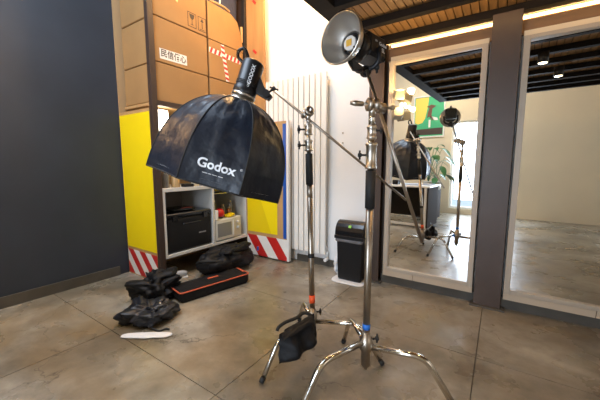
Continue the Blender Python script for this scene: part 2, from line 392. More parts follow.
# ------------------------------------------------------------------ storage cabinet along the left wall (front plane x=-2.6)
XF = -2.6; CY0, CY1 = 1.60, 2.79
cab = thing('storage_cabinet', 'tall dark wood framed cabinet holding boxes and white shelves', 'cabinet', (-2.9, 2.15, 0))
MB().box(XF-.05, XF, CY0-.055, CY0, 0, 3.1).build('post', BROWNWOOD, cab, .003)
MB().box(XF-.05, XF, CY1-.06, CY1, 0, 3.1).build('post', mat('black_wood', (.02, .016, .014), .5), cab, .003)
MB().box(XF-.05, XF-.002, CY0, CY1-.06, 1.655, 1.70).build('rail', BROWNWOOD, cab, .003)
MB().box(XF-.58, XF-.05, CY0, CY1-.06, 1.67, 1.695).build('deck_board', PLYWOOD, cab)
MB().box(XL+.001, XL+.015, CY0-.05, CY1, 0, 3.1).build('back_panel', mat('warm_back_panel', (.40, .26, .13), .6), cab)
MB().box(XF-.05, XF-.001, CY0, CY1-.06, 3.06, 3.1).build('rail', BROWNWOOD, cab)
MB().box(XL+.016, XF-.051, 2.735, 2.758, 0, 3.1).build('side_panel', BROWNWOOD, cab)
# left outer side: yellow with hazard stripes at the foot
sp = MB().box(XL+.016, XF-.051, CY0-.055, CY0-.03, 0, 1.63).build('side_panel', PLYWOOD, cab)
MB().box(XL+.02, XF-.052, CY0-.058, CY0-.0551, .29, 1.60).build('yellow_field', YELLOW, sp)
def hazard(x0, x1, y, z0, z1, parent, n, sl, start=0):
    wv = (x1-x0)/n
    for k in range(-2, n+1):
        a, b = x0+k*wv, x0+(k+1)*wv; P = [(a, z1), (b, z1), (b+sl, z0), (a+sl, z0)]
        def clip(P, inside, inter):
            o = []
            for i in range(len(P)):
                A, B = P[i], P[(i+1) % len(P)]
                if inside(A): o.append(A)
                if inside(A) != inside(B): o.append(inter(A, B))
            return o
        def cx(X, s): return (lambda p: s*(p[0]-X) >= 0, lambda A, B: (X, A[1]+(B[1]-A[1])*(X-A[0])/(B[0]-A[0])))
        P = clip(P, *cx(x0, 1)); P = clip(P, *cx(x1, -1)) if P else P
        if len(P) < 3: continue
        MB().poly([(px, y, pz) for px, pz in P], (0, -1, 0), .002).build('stripe', RED if (k+start) % 2 == 0 else WHITE, parent)
hazard(XL+.02, XF-.052, CY0-.0572, .01, .262, sp, 5, .22, 0)
# open door on the right side: yellow field, plywood edge, blue band, stripes
dr = MB().box(XF+.001, -1.955, 2.70, 2.725, .02, 1.60).build('door', PLYWOOD, cab)
dy = 2.6979
a0, a1 = XF+.02, -2.115
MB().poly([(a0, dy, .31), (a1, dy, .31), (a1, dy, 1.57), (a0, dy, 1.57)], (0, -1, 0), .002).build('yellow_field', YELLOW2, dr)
MB().poly([(a0+.20, dy-.0012, 1.15), (a0+.12, dy-.0012, .95), (a1-.09, dy-.0012, .312), (a1-.001, dy-.0012, .312), (a1-.001, dy-.0012, 1.569)], (0, -1, 0), .001).build('yellow_lit_tone', YELLOW, dr)  # diagonal shading of the yellow, painted as a lighter tone
MB().poly([(-2.03, dy, .28), (-1.985, dy, .28), (-1.985, dy, 1.57), (-2.03, dy, 1.57)], (0, -1, 0), .002).build('blue_band', BLUE, dr)
MB().box(-1.978, -1.95, 2.694, 2.73, .02, 1.60).build('edge_strip', WHITE, dr)
hazard(a0-.01, -1.98, dy, .02, .27, dr, 4, .18, 0)
# tall orange frame board beside the boxes
fb = MB().box(-2.599, -2.335, 2.76, 2.79, 1.605, 3.2).build('frame_board', ORANGEWOOD, cab, .003)
for (u_, v_) in ((254, 2.5), (254.5, 52)):
    q = at_y(u_, v_, 2.758); MB().poly([q+Vector((-.03, 0, .02)), q+Vector((.015, 0, -.03)), q+Vector((.035, 0, -.01)), q+Vector((-.01, 0, .035))], (0, -1, 0), .001).build('paint_mark', RED, fb)
# white shelf unit
SZ0, SZ1 = .225, .90
b = MB().box(XF-.55, XF-.004, CY0, CY1-.06, SZ0, SZ0+.03).build('shelf', SHELFW, cab, .002)
MB().box(XF-.55, XF-.004, CY0, CY1-.06, SZ1-.035, SZ1).build('shelf', SHELFW, cab, .002)
MB().box(XF-.55, XF-.004, CY0, CY0+.025, SZ0+.031, SZ1-.036).build('shelf_side', SHELFW, cab)
MB().box(XF-.55, XF-.004, 2.18, 2.205, SZ0+.031, SZ1-.036).build('shelf_side', SHELFW, cab)
MB().box(XF-.55, XF-.004, CY1-.09, CY1-.061, SZ0+.031, SZ1-.036).build('shelf_side', SHELFW, cab)
MB().box(XF-.58, XF-.552, CY0, CY1-.06, SZ0, SZ1).build('shelf_back', mat('dim_grey_panel', (.22, .2, .18), .6), cab)
# lit lamp in the cabinet, under the rail
lp = thing('cabinet_lamp', 'small glowing white lamp inside the cabinet under the wooden rail', 'lamp', (-2.78, 1.72, 1.40))
MB().obox((-2.78, 1.72, 1.55), (0, 1, 0), (1, 0, 0), (0, 0, 1), .085, .02, .10, .008).build('diffuser', CABGLOW, lp)
MB().obox((-2.80, 1.72, 1.55), (0, 1, 0), (1, 0, 0), (0, 0, 1), .09, .018, .108, .004).build('housing', SPOTB, lp)
MB().cyl((-2.80, 1.72, 1.44), (-2.80, 1.72, .905), .012).cyl((-2.80, 1.72, .915), (-2.80, 1.72, .901), .07).build('stem', BLACKP, lp)
point('cabinet_bulb', (-2.70, 1.76, 1.5), 2.5, (1, .85, .6), .06)

# ------------------------------------------------------------------ cardboard boxes stacked in the cabinet
def carton(y0, y1, z0, z1, label, cut=None):
    d = .5; x0, x1 = XF-.06-d, XF-.018
    t = thing('cardboard_box', label, 'box', ((x0+x1)/2, (y0+y1)/2, z0), 'cardboard boxes stacked in the cabinet'); g_ = .004
    y0 += g_; y1 -= g_; z1 -= g_
    if cut is None: body = MB().obox(((x0+x1)/2, (y0+y1)/2, (z0+z1)/2), (1, 0, 0), (0, 1, 0), (0, 0, 1), (x1-x0)/2, (y1-y0)/2, (z1-z0)/2, .006)
    else:
        P = [(x1, y, z) for y, z in cut]; body = MB().poly(P, (1, 0, 0), d)
    body.build('carton', CARD, t); return t, x1
c1, cx = carton(1.60, 2.195, 2.435, 3.0, 'top left cardboard box printed with glass and arrow symbols')
c2, _ = carton(2.205, 2.72, 2.435, 2.80, 'top right cardboard box with a cut corner under blue cloth', [(2.209, 2.435), (2.716, 2.435), (2.716, 2.47), (2.69, 2.60), (2.63, 2.74), (2.53, 2.79), (2.209, 2.80)])
c3, _ = carton(1.60, 2.195, 2.045, 2.432, 'left cardboard box in middle row with a white handwritten label')
c4, _ = carton(2.205, 2.72, 2.045, 2.432, 'right cardboard box in the middle row crossed by red and white tape')
c5, _ = carton(1.60, 2.195, 1.70, 2.042, 'plain cardboard box at bottom left of the stack')
c6, _ = carton(2.205, 2.72, 1.70, 2.042, 'plain cardboard box at bottom right, behind the black lamp head')
# prints on box 1: fragile glass, arrow
def yz(pts, x): return [(x, a, b) for a, b in pts]
def frame_yz(y0, y1, z0, z1, t_, x, parent, name):
    m = MB()
    for (a, b, c_, d) in ((y0, y1, z0, z0+t_), (y0, y1, z1-t_, z1), (y0, y0+t_, z0+t_, z1-t_), (y1-t_, y1, z0+t_, z1-t_)): m.box(x, x+.0008, a, b, c_, d)
    m.build(name, PRINT, parent)
X1 = cx+.0004
frame_yz(1.965, 2.065, 2.465, 2.60, .006, X1, c1, 'symbol_frame'); frame_yz(2.085, 2.185, 2.465, 2.60, .006, X1, c1, 'symbol_frame')
g_ = MB(); g_.poly(yz([(1.985, 2.585), (2.045, 2.585), (2.035, 2.55), (2.018, 2.535), (2.018, 2.495), (2.035, 2.487), (1.995, 2.487), (2.012, 2.495), (2.012, 2.535), (1.995, 2.55)], X1+.0008), (1, 0, 0), .0008); g_.build('glass_symbol', PRINT, c1)
g_ = MB(); g_.poly(yz([(2.135, 2.59), (2.155, 2.555), (2.139, 2.555), (2.139, 2.49), (2.131, 2.49), (2.131, 2.555), (2.115, 2.555)], X1+.0008), (1, 0, 0), .0008); g_.box(X1, X1+.0008, 2.105, 2.165, 2.478, 2.484).build('arrow_symbol', PRINT, c1)
MB().poly(yz([(1.84, 3.0), (1.868, 3.0), (1.868, 2.66), (1.858, 2.625), (1.842, 2.64), (1.848, 2.70)], X1+.003), (1, 0, 0), .002).build('tape_strip', mat('tan_tape', (.62, .38, .12), .35), c1)
# label on box 3
lb = MB().poly(yz([(1.652, 2.165), (1.935, 2.172), (1.938, 2.082), (1.655, 2.075)], X1+.001), (1, 0, 0), .001).build('label', LABEL, c3)
text_mesh('\u6c11\u4fe1\u4f70\u5fc3', .072, (X1+.0012, 1.795, 2.124), (0, 1, 0), (0, 0, 1), .0012, sx=.92).build('lettering', PRINT, lb)
# tape cross on box 4
def taped(p, q, w_, n, parent):
    p = Vector(p); q = Vector(q); d = (q-p); L = d.length; d.normalize(); s_ = Vector((1, 0, 0)).cross(d)
    tp = MB().poly([p-s_*w_/2, q-s_*w_/2, q+s_*w_/2, p+s_*w_/2], (1, 0, 0), .001).build('hazard_tape', WHITE, parent)
    for k in range(n):
        a = p+d*(L*k/n+.004); e_ = d*(L*.5/n); sl = d*(L*.32/n)
        MB().poly([a-s_*w_/2, a+e_-s_*w_/2, a+e_+sl+s_*w_/2, a+sl+s_*w_/2], (1, 0, 0), .0005).v
        m = MB().poly([a-s_*w_/2+Vector((.0006, 0, 0)), a+e_-s_*w_/2+Vector((.0006, 0, 0)), a+e_+sl+s_*w_/2+Vector((.0006, 0, 0)), a+sl+s_*w_/2+Vector((.0006, 0, 0))], (1, 0, 0), .0005)
        m.build('red_band', RED, tp)
taped((X1+.001, 2.215, 2.322), (X1+.001, 2.665, 2.312), .052, 8, c4)
taped((X1+.0025, 2.392, 2.42), (X1+.0025, 2.462, 2.05), .048, 7, c4)
# blue cloth sack above the cut box
bl = thing('blue_storage_bag', 'dark blue cloth bag stuffed above the cut cardboard box', 'bag', (-2.85, 2.45, 2.80))
MB().blob((-2.88, 2.46, 2.93), (1, 0, 0), (0, 1, 0), (0, 0, 1), (.22, .265, .33), .3, wr=.02, ws=7, seed=3).build('sack', DENIM, bl)
MB().tube([(-2.625, 2.25, 2.815), (-2.622, 2.42, 2.825), (-2.625, 2.52, 2.81)], .012, n=8, sub=4).build('strap', mat('tan_strap', (.45, .28, .12), .7), bl)
MB().tube([(-2.63, 2.40, 3.1), (-2.615, 2.385, 2.95), (-2.622, 2.38, 2.83)], .008, n=8, sub=4).build('cord', LABEL, bl)
MB().box(-2.645, -2.625, 2.70, 2.722, 2.55, 2.72).build('panel_edge', CARD_EDGE, bl)

# ------------------------------------------------------------------ things on the shelves
# black equipment case in the left bay
ec = thing('equipment_case', 'large black plastic equipment case in the left bay of the white shelf', 'case', (-2.85, 1.90, .256))
MB().obox((-2.86, 1.90, .43), (1, 0, 0), (0, 1, 0), (0, 0, 1), .24, .265, .17, .015).build('body', BLACKP, ec)
MB().obox((-2.86, 1.90, .625), (1, 0, 0), (0, 1, 0), (0, 0, 1), .245, .27, .022, .01).build('lid', BLACKG, ec)
MB().tube(bend([(-2.61, 1.80, .54), (-2.585, 1.80, .54), (-2.585, 2.0, .54), (-2.61, 2.0, .54)], .012), .008).build('handle', BLACKG, ec)
for y in (1.72, 2.08): MB().box(-2.62, -2.60, y-.025, y+.025, .57, .625).build('latch', BLACKG, ec)
MB().box(-2.6188, -2.6178, 2.0, 2.09, .405, .418).build('badge', mat('grey_print', (.3, .3, .32), .5), ec)
for k, (y, z, w_, h_, m_) in enumerate(((1.86, .648, .12, .03, BLACKP),)):
    t = thing('cable_pouch', 'flat black pouch lying on the equipment case', 'pouch', (-2.75, y, z))
    MB().blob((-2.76, 1.9, .665), (0, 1, 0), (1, 0, 0), (0, 0, 1), (.14, .08, .017), .5, wr=.006, seed=8).build('pouch_body', BLACKG, t)
    MB().tube([(-2.70, 1.85, .678), (-2.68, 1.92, .684), (-2.70, 1.99, .675)], .005, sub=4).build('zip', mat('dull_red', (.2, .03, .02), .6), t)
# microwave in the right bay
mw = thing('microwave', 'white microwave oven in the right bay of the white shelf', 'microwave', (-2.78, 2.42, .256))
MB().obox((-2.80, 2.42, .384), (0, 1, 0), (1, 0, 0), (0, 0, 1), .205, .18, .122, .008).build('body', mat('cream_appliance', (.66, .64, .58), .35), mw)
MB().obox((-2.612, 2.355, .384), (0, 1, 0), (1, 0, 0), (0, 0, 1), .135, .008, .112, .004).build('door', mat('cream_appliance', (.66, .64, .58), .35), mw)
MB().obox((-2.603, 2.345, .384), (0, 1, 0), (1, 0, 0), (0, 0, 1), .105, .003, .078, .002).build('window', GREYWIN, mw)
MB().obox((-2.600, 2.480, .384), (0, 1, 0), (1, 0, 0), (0, 0, 1), .007, .007, .09, .003).build('handle', mat('cream_appliance', (.66, .64, .58), .35), mw)
for z in (.44, .37): MB().cyl((-2.62, 2.565, z), (-2.595, 2.565, z), .018, n=20).build('knob', SHELFW, mw)
# stuff on the microwave
def simple(name, label, cat, mb, m): return tag(mb.build(name, m), label, cat)
MZ = .507
h = thing('red_bowl', 'round red bowl with black base on the microwave', 'bowl', (-2.68, 2.33, MZ))
MB().lathe((-2.68, 2.33, MZ), (0, 0, 1), [(0, .035), (.012, .05), (.025, .058)], 24).build('base', BLACKP, h)
MB().lathe((-2.68, 2.33, MZ+.0255), (0, 0, 1), [(0, .058), (.03, .066), (.06, .058), (.082, .035), (.09, .008)], 24).build('dome', mat('red_gloss', (.55, .008, .012), .25), h)
simple('yellow_packet', 'yellow packet lying on the microwave beside the red bowl', 'packet', MB().obox((-2.66, 2.47, MZ+.022), (0, 1, .15), (1, 0, 0), (0, -.15, 1), .055, .04, .015, .006), mat('yellow_plastic', (.85, .60, .01), .35))
simple('white_packet', 'upright white packet left of the red bowl', 'packet', MB().obox((-2.63, 2.235, MZ+.055), (0, 1, 0), (1, 0, 0), (0, 0, 1), .018, .03, .054, .004), LABEL)
gm = mat('smoked_glass', (.16, .15, .13), .12, coat=.5); am = mat('amber_jar', (.22, .09, .02), .15, coat=.5)
for k, (y, x, hh, rr, m_, lbl) in enumerate(((2.44, -2.74, .15, .03, gm, 'tall smoky glass jar behind the yellow packet'), (2.52, -2.72, .11, .028, am, 'small amber jar at the right end of the microwave top'),
                                          (2.58, -2.76, .19, .026, gm, 'tallest smoky bottle in the right corner of the shelf'), (2.36, -2.80, .20, .03, gm, 'dark bottle standing behind the red bowl'))):
    t = thing('jar', lbl, 'jar', (x, y, MZ), 'jars on the microwave')
    MB().lathe((x, y, MZ), (0, 0, 1), [(0, rr*.9), (.005, rr), (hh*.75, rr), (hh*.88, rr*.6)], 20).build('glass_body', m_, t)
    MB().cyl((x, y, MZ+hh*.881), (x, y, MZ+hh), rr*.62, n=20).build('lid', STEEL, t)
simple('yellow_cloth', 'yellow folded cloth tucked under the top of the shelf', 'cloth', MB().blob((-2.72, 2.35, .845), (0, 1, 0), (1, 0, 0), (0, 0, 1), (.10, .07, .018), .6, wr=.006, seed=2), mat('yellow_cloth_m', (.70, .52, .02), .8))
simple('wire_basket_tray', 'thin tray carrying the yellow cloth', 'tray', MB().box(-2.82, -2.61, 2.22, 2.62, .800, .806), STEEL)
# items on top of the white shelf, warm lit
items = [('glass_jar', 'clear glass jar at the left end of the shelf top', 1.68, -2.68, .16, .038, gm), ('tea_tin', 'tan tin beside the left glass jar on the shelf top', 1.79, -2.68, .12, .04, mat('tan_tin', (.50, .33, .15), .4)),
         ('mug', 'cream mug in the middle of the shelf top', 2.02, -2.68, .10, .042, mat('cream_mug', (.62, .52, .36), .3)), ('spice_jar', 'small amber jar right of the cream mug', 2.14, -2.70, .11, .03, am)]
for nm, lbl, y, x, hh, rr, m_ in items:
    t = thing(nm, lbl, 'jar' if 'jar' in nm else nm.split('_')[-1], (x, y, SZ1))
    MB().lathe((x, y, SZ1+.001), (0, 0, 1), [(0, rr*.9), (.006, rr), (hh*.8, rr), (hh*.9, rr*.8)], 22).build('body', m_, t)
    if nm == 'mug': MB().tube(spline([Vector((x, y+rr, SZ1+.02)), Vector((x, y+rr+.025, SZ1+.035)), Vector((x, y+rr+.025, SZ1+.06)), Vector((x, y+rr, SZ1+.075))], 4), .005).build('handle', m_, t)
    else: MB().cyl((x, y, SZ1+hh*.901), (x, y, SZ1+hh), rr*.85, n=22).build('lid', STEEL, t)
simple('black_remote', 'small black box lying on the shelf top', 'box', MB().obox((-2.64, 1.90, SZ1+.016), (0, 1, 0), (1, 0, 0), (0, 0, 1), .055, .03, .015, .004), BLACKP)

# ------------------------------------------------------------------ bags on the floor
def ex(p, q): d = Vector(q)-Vector(p); return d.normalized()
# long padded case with orange piping
A = Vector((-2.18, 1.43, 0)); B = Vector((-2.05, 2.04, 0)); d = ex(A, B); n_ = Vector((-d.y, d.x, 0)); cc = (A+B)/2
lb_ = thing('long_padded_bag', 'long black padded case with orange piping lying on the floor', 'bag', cc)
MB().obox(cc+Vector((0, 0, .05)), d, n_, (0, 0, 1), .335, .105, .048, .02).build('body', NYLONB, lb_)
def loop(z, hx, hy, rr, r_=.03): 
    P = [cc+d*a*hx+n_*b_*hy+Vector((0, 0, z)) for a, b_ in ((-1, -1), (1, -1), (1, 1), (-1, 1))]
    P = [(P[3]+P[0])/2]+P+[(P[3]+P[0])/2]; return MB().tube(bend(P, r_), rr, n=6)
loop(.088, .334, .104, .006).build('piping', ORANGE, lb_)
MB().tube(bend([cc+d*.30-n_*.06+Vector((0, 0, .10)), cc+d*.30+n_*.0+Vector((0, 0, .106)), cc+d*.31+n_*.08+Vector((0, 0, .10))], .02), .005, n=6).build('end_loop', ORANGE, lb_)
MB().obox(cc+d*.02+n_*.02+Vector((0, 0, .1)), d, n_, (0, 0, 1), .05, .012, .003).build('tab', ORANGE, lb_)
# backpack heap
bp = thing('black_backpack', 'large soft black backpack slumped on the floor under the cabinet', 'backpack', (-2.33, 2.05, 0))
MB().blob((-2.40, 2.17, .125), (-.2, 1, 0), (1, .2, 0), (0, 0, 1), (.37, .20, .12), .7, 60, 40, wr=.06, ws=9, seed=5, flat=.002).build('body', NYLONB, bp)
MB().blob((-2.34, 2.25, .215), (-.2, 1, 0), (1, .2, .2), (0, -.1, 1), (.27, .11, .05), .8, 48, 28, wr=.05, ws=11, seed=11).build('top_flap', NYLONB, bp)
MB().blob((-2.25, 1.95, .12), (-.3, 1, -.3), (1, .3, .3), (0, .3, 1), (.17, .08, .05), .6, 28, 16, wr=.02, ws=9, seed=21, flat=.1).build('side_pocket', NYLONB, bp)
MB().obox((-2.19, 2.44, .20), (0, 1, 0), (1, 0, 0), (0, 0, 1), .012, .006, .022, .003).build('blue_tag', BLUE, bp)
MB().tube([(-2.45, 1.83, .15), (-2.33, 1.80, .20), (-2.24, 1.90, .19), (-2.22, 2.02, .17)], .011, sub=5).build('strap', BLACKR, bp)
# soft bag and jacket at the left
jb = thing('crumpled_bag', 'crumpled black bag heaped beside the cabinet post', 'bag', (-2.30, 1.36, 0))
MB().blob((-2.37, 1.36, .10), (1, .3, 0), (-.3, 1, 0), (0, 0, 1), (.17, .16, .115), .8, 56, 40, wr=.09, ws=11, seed=31, flat=.002).build('body', NYLONB, jb)
MB().blob((-2.36, 1.42, .19), (1, .3, 0), (-.3, 1, 0), (0, 0, 1), (.11, .12, .05), .9, 28, 18, wr=.05, ws=10, seed=35).build('top_fold', NYLONB, jb)
jk = thing('black_jacket', 'folded black jacket with a cord, lying nearest at the left', 'jacket', (-2.05, 1.08, 0))
MB().blob((-2.06, 1.12, .065), (.8, .5, 0), (-.5, .8, 0), (0, 0, 1), (.19, .15, .06), .6, 56, 36, wr=.06, ws=12, seed=41, flat=.002).build('body', mat('dark_quilted_nylon', (.007, .009, .015), .42, bump=.5, bscale=20), jk)
MB().tube([(-1.93, 1.03, .03), (-1.90, 1.05, .012), (-1.85, 1.06, .008), (-1.84, 1.10, .008), (-1.81, 1.11, .008)], .006, sub=4).build('cord', BLACKR, jk)
MB().cyl((-1.98, 1.15, .125), (-1.97, 1.16, .13), .012).build('button', STEEL, jk)
simple('white_plastic_strip', 'thin white plastic sheet lying flat at the left floor edge', 'sheet', MB().blob((-1.87, .985, .008), (.75, .55, 0), (-.55, .75, 0), (0, 0, 1), (.17, .035, .007), .7, wr=.008, ws=14, seed=3, flat=.001), PAPER)
sh = thing('white_shoe', 'pale grey shoe on the floor beneath the cabinet', 'shoe', (-2.60, 1.74, 0))
MB().blob((-2.60, 1.74, .04), (.5, .85, 0), (-.85, .5, 0), (0, 0, 1), (.07, .03, .032), .8, 28, 16, flat=.012).build('upper', mat('pale_grey_suede', (.38, .38, .38), .8), sh)
MB().obox((-2.60, 1.74, .008), (.5, .85, 0), (-.85, .5, 0), (0, 0, 1), .074, .032, .007, .004).build('sole', LABEL, sh)

# ------------------------------------------------------------------ trash bin
tb = thing('trash_bin', 'black plastic waste bin with domed lid by the white wall', 'bin', (-1.15, 2.70, 0))
bx0, bx1, by0, by1 = -1.285, -1.02, 2.56, 2.73
def taper(x0, x1, y0, y1, z0, z1, k):
    cx_, cy_ = (x0+x1)/2, (y0+y1)/2; P = []
    for z, s_ in ((z0, k), (z1, 1)):
        P += [(cx_+(x-cx_)*s_, cy_+(y-cy_)*s_, z) for x, y in ((x0, y0), (x1, y0), (x1, y1), (x0, y1))]
    return MB().add(P, [(3, 2, 1, 0), (4, 5, 6, 7), (0, 1, 5, 4), (1, 2, 6, 5), (2, 3, 7, 6), (3, 0, 4, 7)])
taper(bx0, bx1, by0, by1, .012, .42, .90).build('body', BLACKP, tb, .015)
lid = MB(); P = []; nn = 10
for x in (bx0-.012, bx1+.012):
    for k in range(nn+1):
        a_ = pi*k/nn; P.append((x, (by0+by1)/2-cos(a_)*(.098), .455+sin(a_)*.135))
fs = [tuple(range(nn+1)), tuple(range(nn+1, 2*nn+2))[::-1]]+[(i, i+1, i+nn+2, i+nn+1) for i in range(nn)]+[(0, nn+1, 2*nn+1, nn)]
lid.add(P, fs).build('lid', BLACKG, tb, .008)
MB().box(bx0-.016, bx1+.016, by0-.016, by1+.016, .42, .454).build('rim', BLACKP, tb, .006)
MB().blob(((bx0+bx1)/2, (by0+by1)/2, .405), (1, 0, 0), (0, 1, 0), (0, 0, 1), (.145, .098, .022), .35, 48, 8, wr=.012, ws=24, seed=6).build('bag_edge', mat('clear_grey_bag', (.16, .16, .17), .22, bump=.5), tb)
MB().poly([(-1.160, 2.5575, .534), (-1.132, 2.5575, .532), (-1.130, 2.564, .556), (-1.158, 2.564, .556)], (0, -1, .2), .004).build('sticker', GREENL, tb)
simple('crumpled_paper', 'crumpled white paper sheet spread under the waste bin', 'paper', MB().blob((-1.16, 2.64, .006), (1, 0, 0), (0, 1, 0), (0, 0, 1), (.17, .145, .0055), .4, wr=.004, ws=30, seed=2, flat=.0005), PAPER)
simple('white_plastic_bag', 'crumpled white plastic bag pushed upright beside the bin', 'bag', MB().blob((-1.345, 2.71, .10), (1, 0, 0), (0, 1, 0), (0, 0, 1), (.035, .06, .10), .8, wr=.03, ws=18, seed=12, flat=.001), PAPER)

# ------------------------------------------------------------------ stands
def azd(a): return Vector((cos(radians(a)), sin(radians(a)), 0))
def leg(t, c, az, z0, z1, r1, r2, rad, m):
    d = azd(az); P = bend([c+d*.02+Vector((0, 0, z0)), c+d*r1+Vector((0, 0, z1)), c+d*r2+Vector((0, 0, .012))], .055, 6)
    lg = MB().tube(P, rad, n=14).build('leg', m, t)
    q = c+d*r2; e = (P[-1]-P[-2]).normalized()
    MB().cyl(P[-1]-e*.02, P[-1]+e*.006, rad*1.12, n=14).build('foot_cap', BLACKR, lg); return lg
def tknob(t, p, d, up=(0, 0, 1), s=1, parent_name='knob'):
    p = Vector(p); d = Vector(d).normalized(); u = Vector(up)
    m = MB().cyl(p, p+d*.035*s, .006*s).lathe(p+d*.03*s, d, [(0, .010*s), (.004, .013*s), (.016*s, .013*s), (.02*s, .009*s)], 14)
    m.cyl(p+d*.04*s-u*.026*s, p+d*.04*s+u*.026*s, .0055*s, n=10)
    return m.build(parent_name, BLACKR, t)
def collar(t, p, ax, L, r, m=STEEL):
    ax = Vector(ax).normalized()
    return MB().lathe(Vector(p), ax, [(0, r*.9), (.004, r*1.15), (.012, r*1.15), (.016, r), (L-.016, r), (L-.012, r*1.15), (L-.004, r*1.15), (L, r*.9)], 20).build('collar', m, t)
def grip_head(t, p, ax, pole, lever):
    """round steel grip head with knurled discs and a wing handle"""
    p = Vector(p); ax = Vector(ax).normalized()
    g_ = MB().lathe(p-ax*.028, ax, [(0, .020), (.005, .030), (.018, .031), (.022, .022), (.034, .022), (.038, .031), (.051, .030), (.056, .020)], 24).build('grip_head', DSTEEL, t)
    MB().cyl(p-Vector(pole)*.05, p, .014).build('neck', STEEL, g_)
    MB().cyl(p-ax*.060, p+ax*.045, .007, n=12).build('bolt', STEEL, g_)
    lv = Vector(lever).normalized(); q = p-ax*.058
    MB().tube([q-lv*.012, q+lv*.022, q+lv*.046], [.010, .013, .008], n=12).build('wing_handle', DSTEEL, g_); return g_

TH = -RT    # towards photo left, horizontally
# --- stand 1 (thin, orange tape)
S1 = Vector((-.868, 1.439, 0)); top1 = at_d(308, 113, 1.76); b1 = S1+Vector((0, 0, .12)); ax1 = (top1-b1).normalized()
def on1(z): return b1+ax1*((z-b1.z)/ax1.z)
s1 = thing('light_stand', 'steel light stand with orange tape and a sandbag on its leg', 'light stand', S1)
MB().cyl(on1(.27), on1(.93), .0165, n=18).build('pole', DSTEEL, s1)
MB().cyl(on1(1.005), on1(1.185), .0215, n=18).build('grip_wrap', BLACKR, s1)
MB().cyl(on1(.93), on1(1.005), .0165, n=18).build('pole_joint', DSTEEL, s1)
MB().cyl(on1(1.185), on1(1.36), .0125, n=16).build('riser', STEEL, s1)
MB().cyl(on1(1.355), top1-ax1*.02, .010, n=16).build('top_riser', CHROME, s1)
for z, s_ in ((1.20, 1), (1.292, .95)):
    collar(s1, on1(z), ax1, .066, .0215*s_); tknob(s1, on1(z+.035)+TH*.02, TH, s=.9)
MB().cyl(on1(.575), on1(.60), .020, n=18).build('ring', BLACKR, s1)
MB().cyl(on1(.31), on1(.355), .0178, n=18).build('tape', ORTAPE, s1)
hb = MB().lathe(on1(.125), ax1, [(0, .010), (.02, .022), (.06, .022), (.065, .028), (.13, .028), (.135, .022), (.16, .022)], 20).build('hub', DSTEEL, s1)
tknob(s1, on1(.255)+RT*.015+Vector((0, 0, .0)), RT, s=.8)
leg(s1, S1, 256, .215, .20, .25, .37, .0125, CHROME)
leg(s1, S1, 18, .205, .225, .26, .40, .0125, CHROME)
leg(s1, S1, 136, .195, .205, .25, .38, .0125, CHROME)
# --- stand 2 (heavier, blue tape)
S2 = Vector((-.498, 1.332, 0)); Z = Vector((0, 0, 1))
def on2(z): return S2+Z*z
s2 = thing('light_stand', 'tall steel light stand with blue tape, in front at right', 'light stand', S2)
MB().cyl(on2(.30), on2(.92), .0175, n=20).build('pole', DSTEEL, s2)
MB().cyl(on2(.92), on2(1.095), .0225, n=20).build('grip_wrap', BLACKR, s2)
MB().cyl(on2(1.095), on2(1.30), .015, n=18).build('riser', CHROME, s2)
MB().cyl(on2(1.28), on2(1.375), .0135, n=18).build('top_riser', CHROME, s2)
collar(s2, on2(1.10), Z, .12, .0235); collar(s2, on2(1.235), Z, .062, .020)
tknob(s2, on2(1.165)+TH*.02, TH, s=.8); tknob(s2, on2(1.275)+RT*.018, RT, s=.6)
MB().cyl(on2(.325), on2(.352), .0188, n=20).build('tape', BLTAPE, s2)
MB().lathe(on2(.115), Z, [(0, .010), (.02, .012), (.022, .024), (.10, .024), (.105, .032), (.165, .032), (.17, .023), (.20, .023)], 22).build('hub', DSTEEL, s2)
tknob(s2, on2(.27)+RT*.02, (RT+Z*.15), s=.85)
l1 = leg(s2, S2, 130.7, .25, .235, .27, .40, .0125, CHROME)
leg(s2, S2, 246, .26, .25, .27, .42, .0145, CHROME)
leg(s2, S2, 10.7, .235, .245, .27, .42, .0145, CHROME)
q = S2+azd(130.7)*.045; MB().cyl(q+Z*.2485-azd(130.7)*.01, q+Z*.2475+azd(130.7)*.018, .0140, n=14).build('leg_tape', BLTAPE, l1)
hp = at_d(371, 106, 1.42)
grip_head(s2, on2(1.388), (RT*.96+FW*.25), Z, TH+Vector((0, 0, .1)))
# arm of stand 2 (long rod)
r0 = at_d(366.5, 70, 1.50); r1_ = at_d(422, 242.5, 1.50)
arm2 = thing('extension_arm', 'long steel arm clamped at the front stand, slanting down to right', 'arm', r1_)
MB().cyl(r0, r1_, .0085, n=14).build('rod', DSTEEL, arm2)
hd = at_d(379, 108, 1.50); MB().cyl(hd-(RT*.7+FW*.3).normalized()*.035, hd+(RT*.7+FW*.3).normalized()*.03, .026, n=22).build('clamp_disc', DSTEEL, arm2)
q = hd+RT*.03; MB().cyl(q, q+RT*.035, .007).lathe(q+RT*.03, RT, [(0, .009), (.004, .013), (.014, .013), (.018, .008)], 14).build('knob', DSTEEL, arm2)
# boom arm of stand 1
p0 = at_d(271, 88.3, 1.70); p1 = at_d(406, 200, 2.03)
dm = (p1-p0).normalized()
arm1 = thing('boom_arm', 'long dark steel boom arm carrying the softbox, crossing to the right', 'arm', p1)
MB().cyl(p0, p1, .0080, n=14).build('rod', DSTEEL, arm1)
grip_head(arm1, top1+Vector((0, 0, .004)), (RT*.5+Z*.2-FW*.84), ax1, (RT+Z*.35))
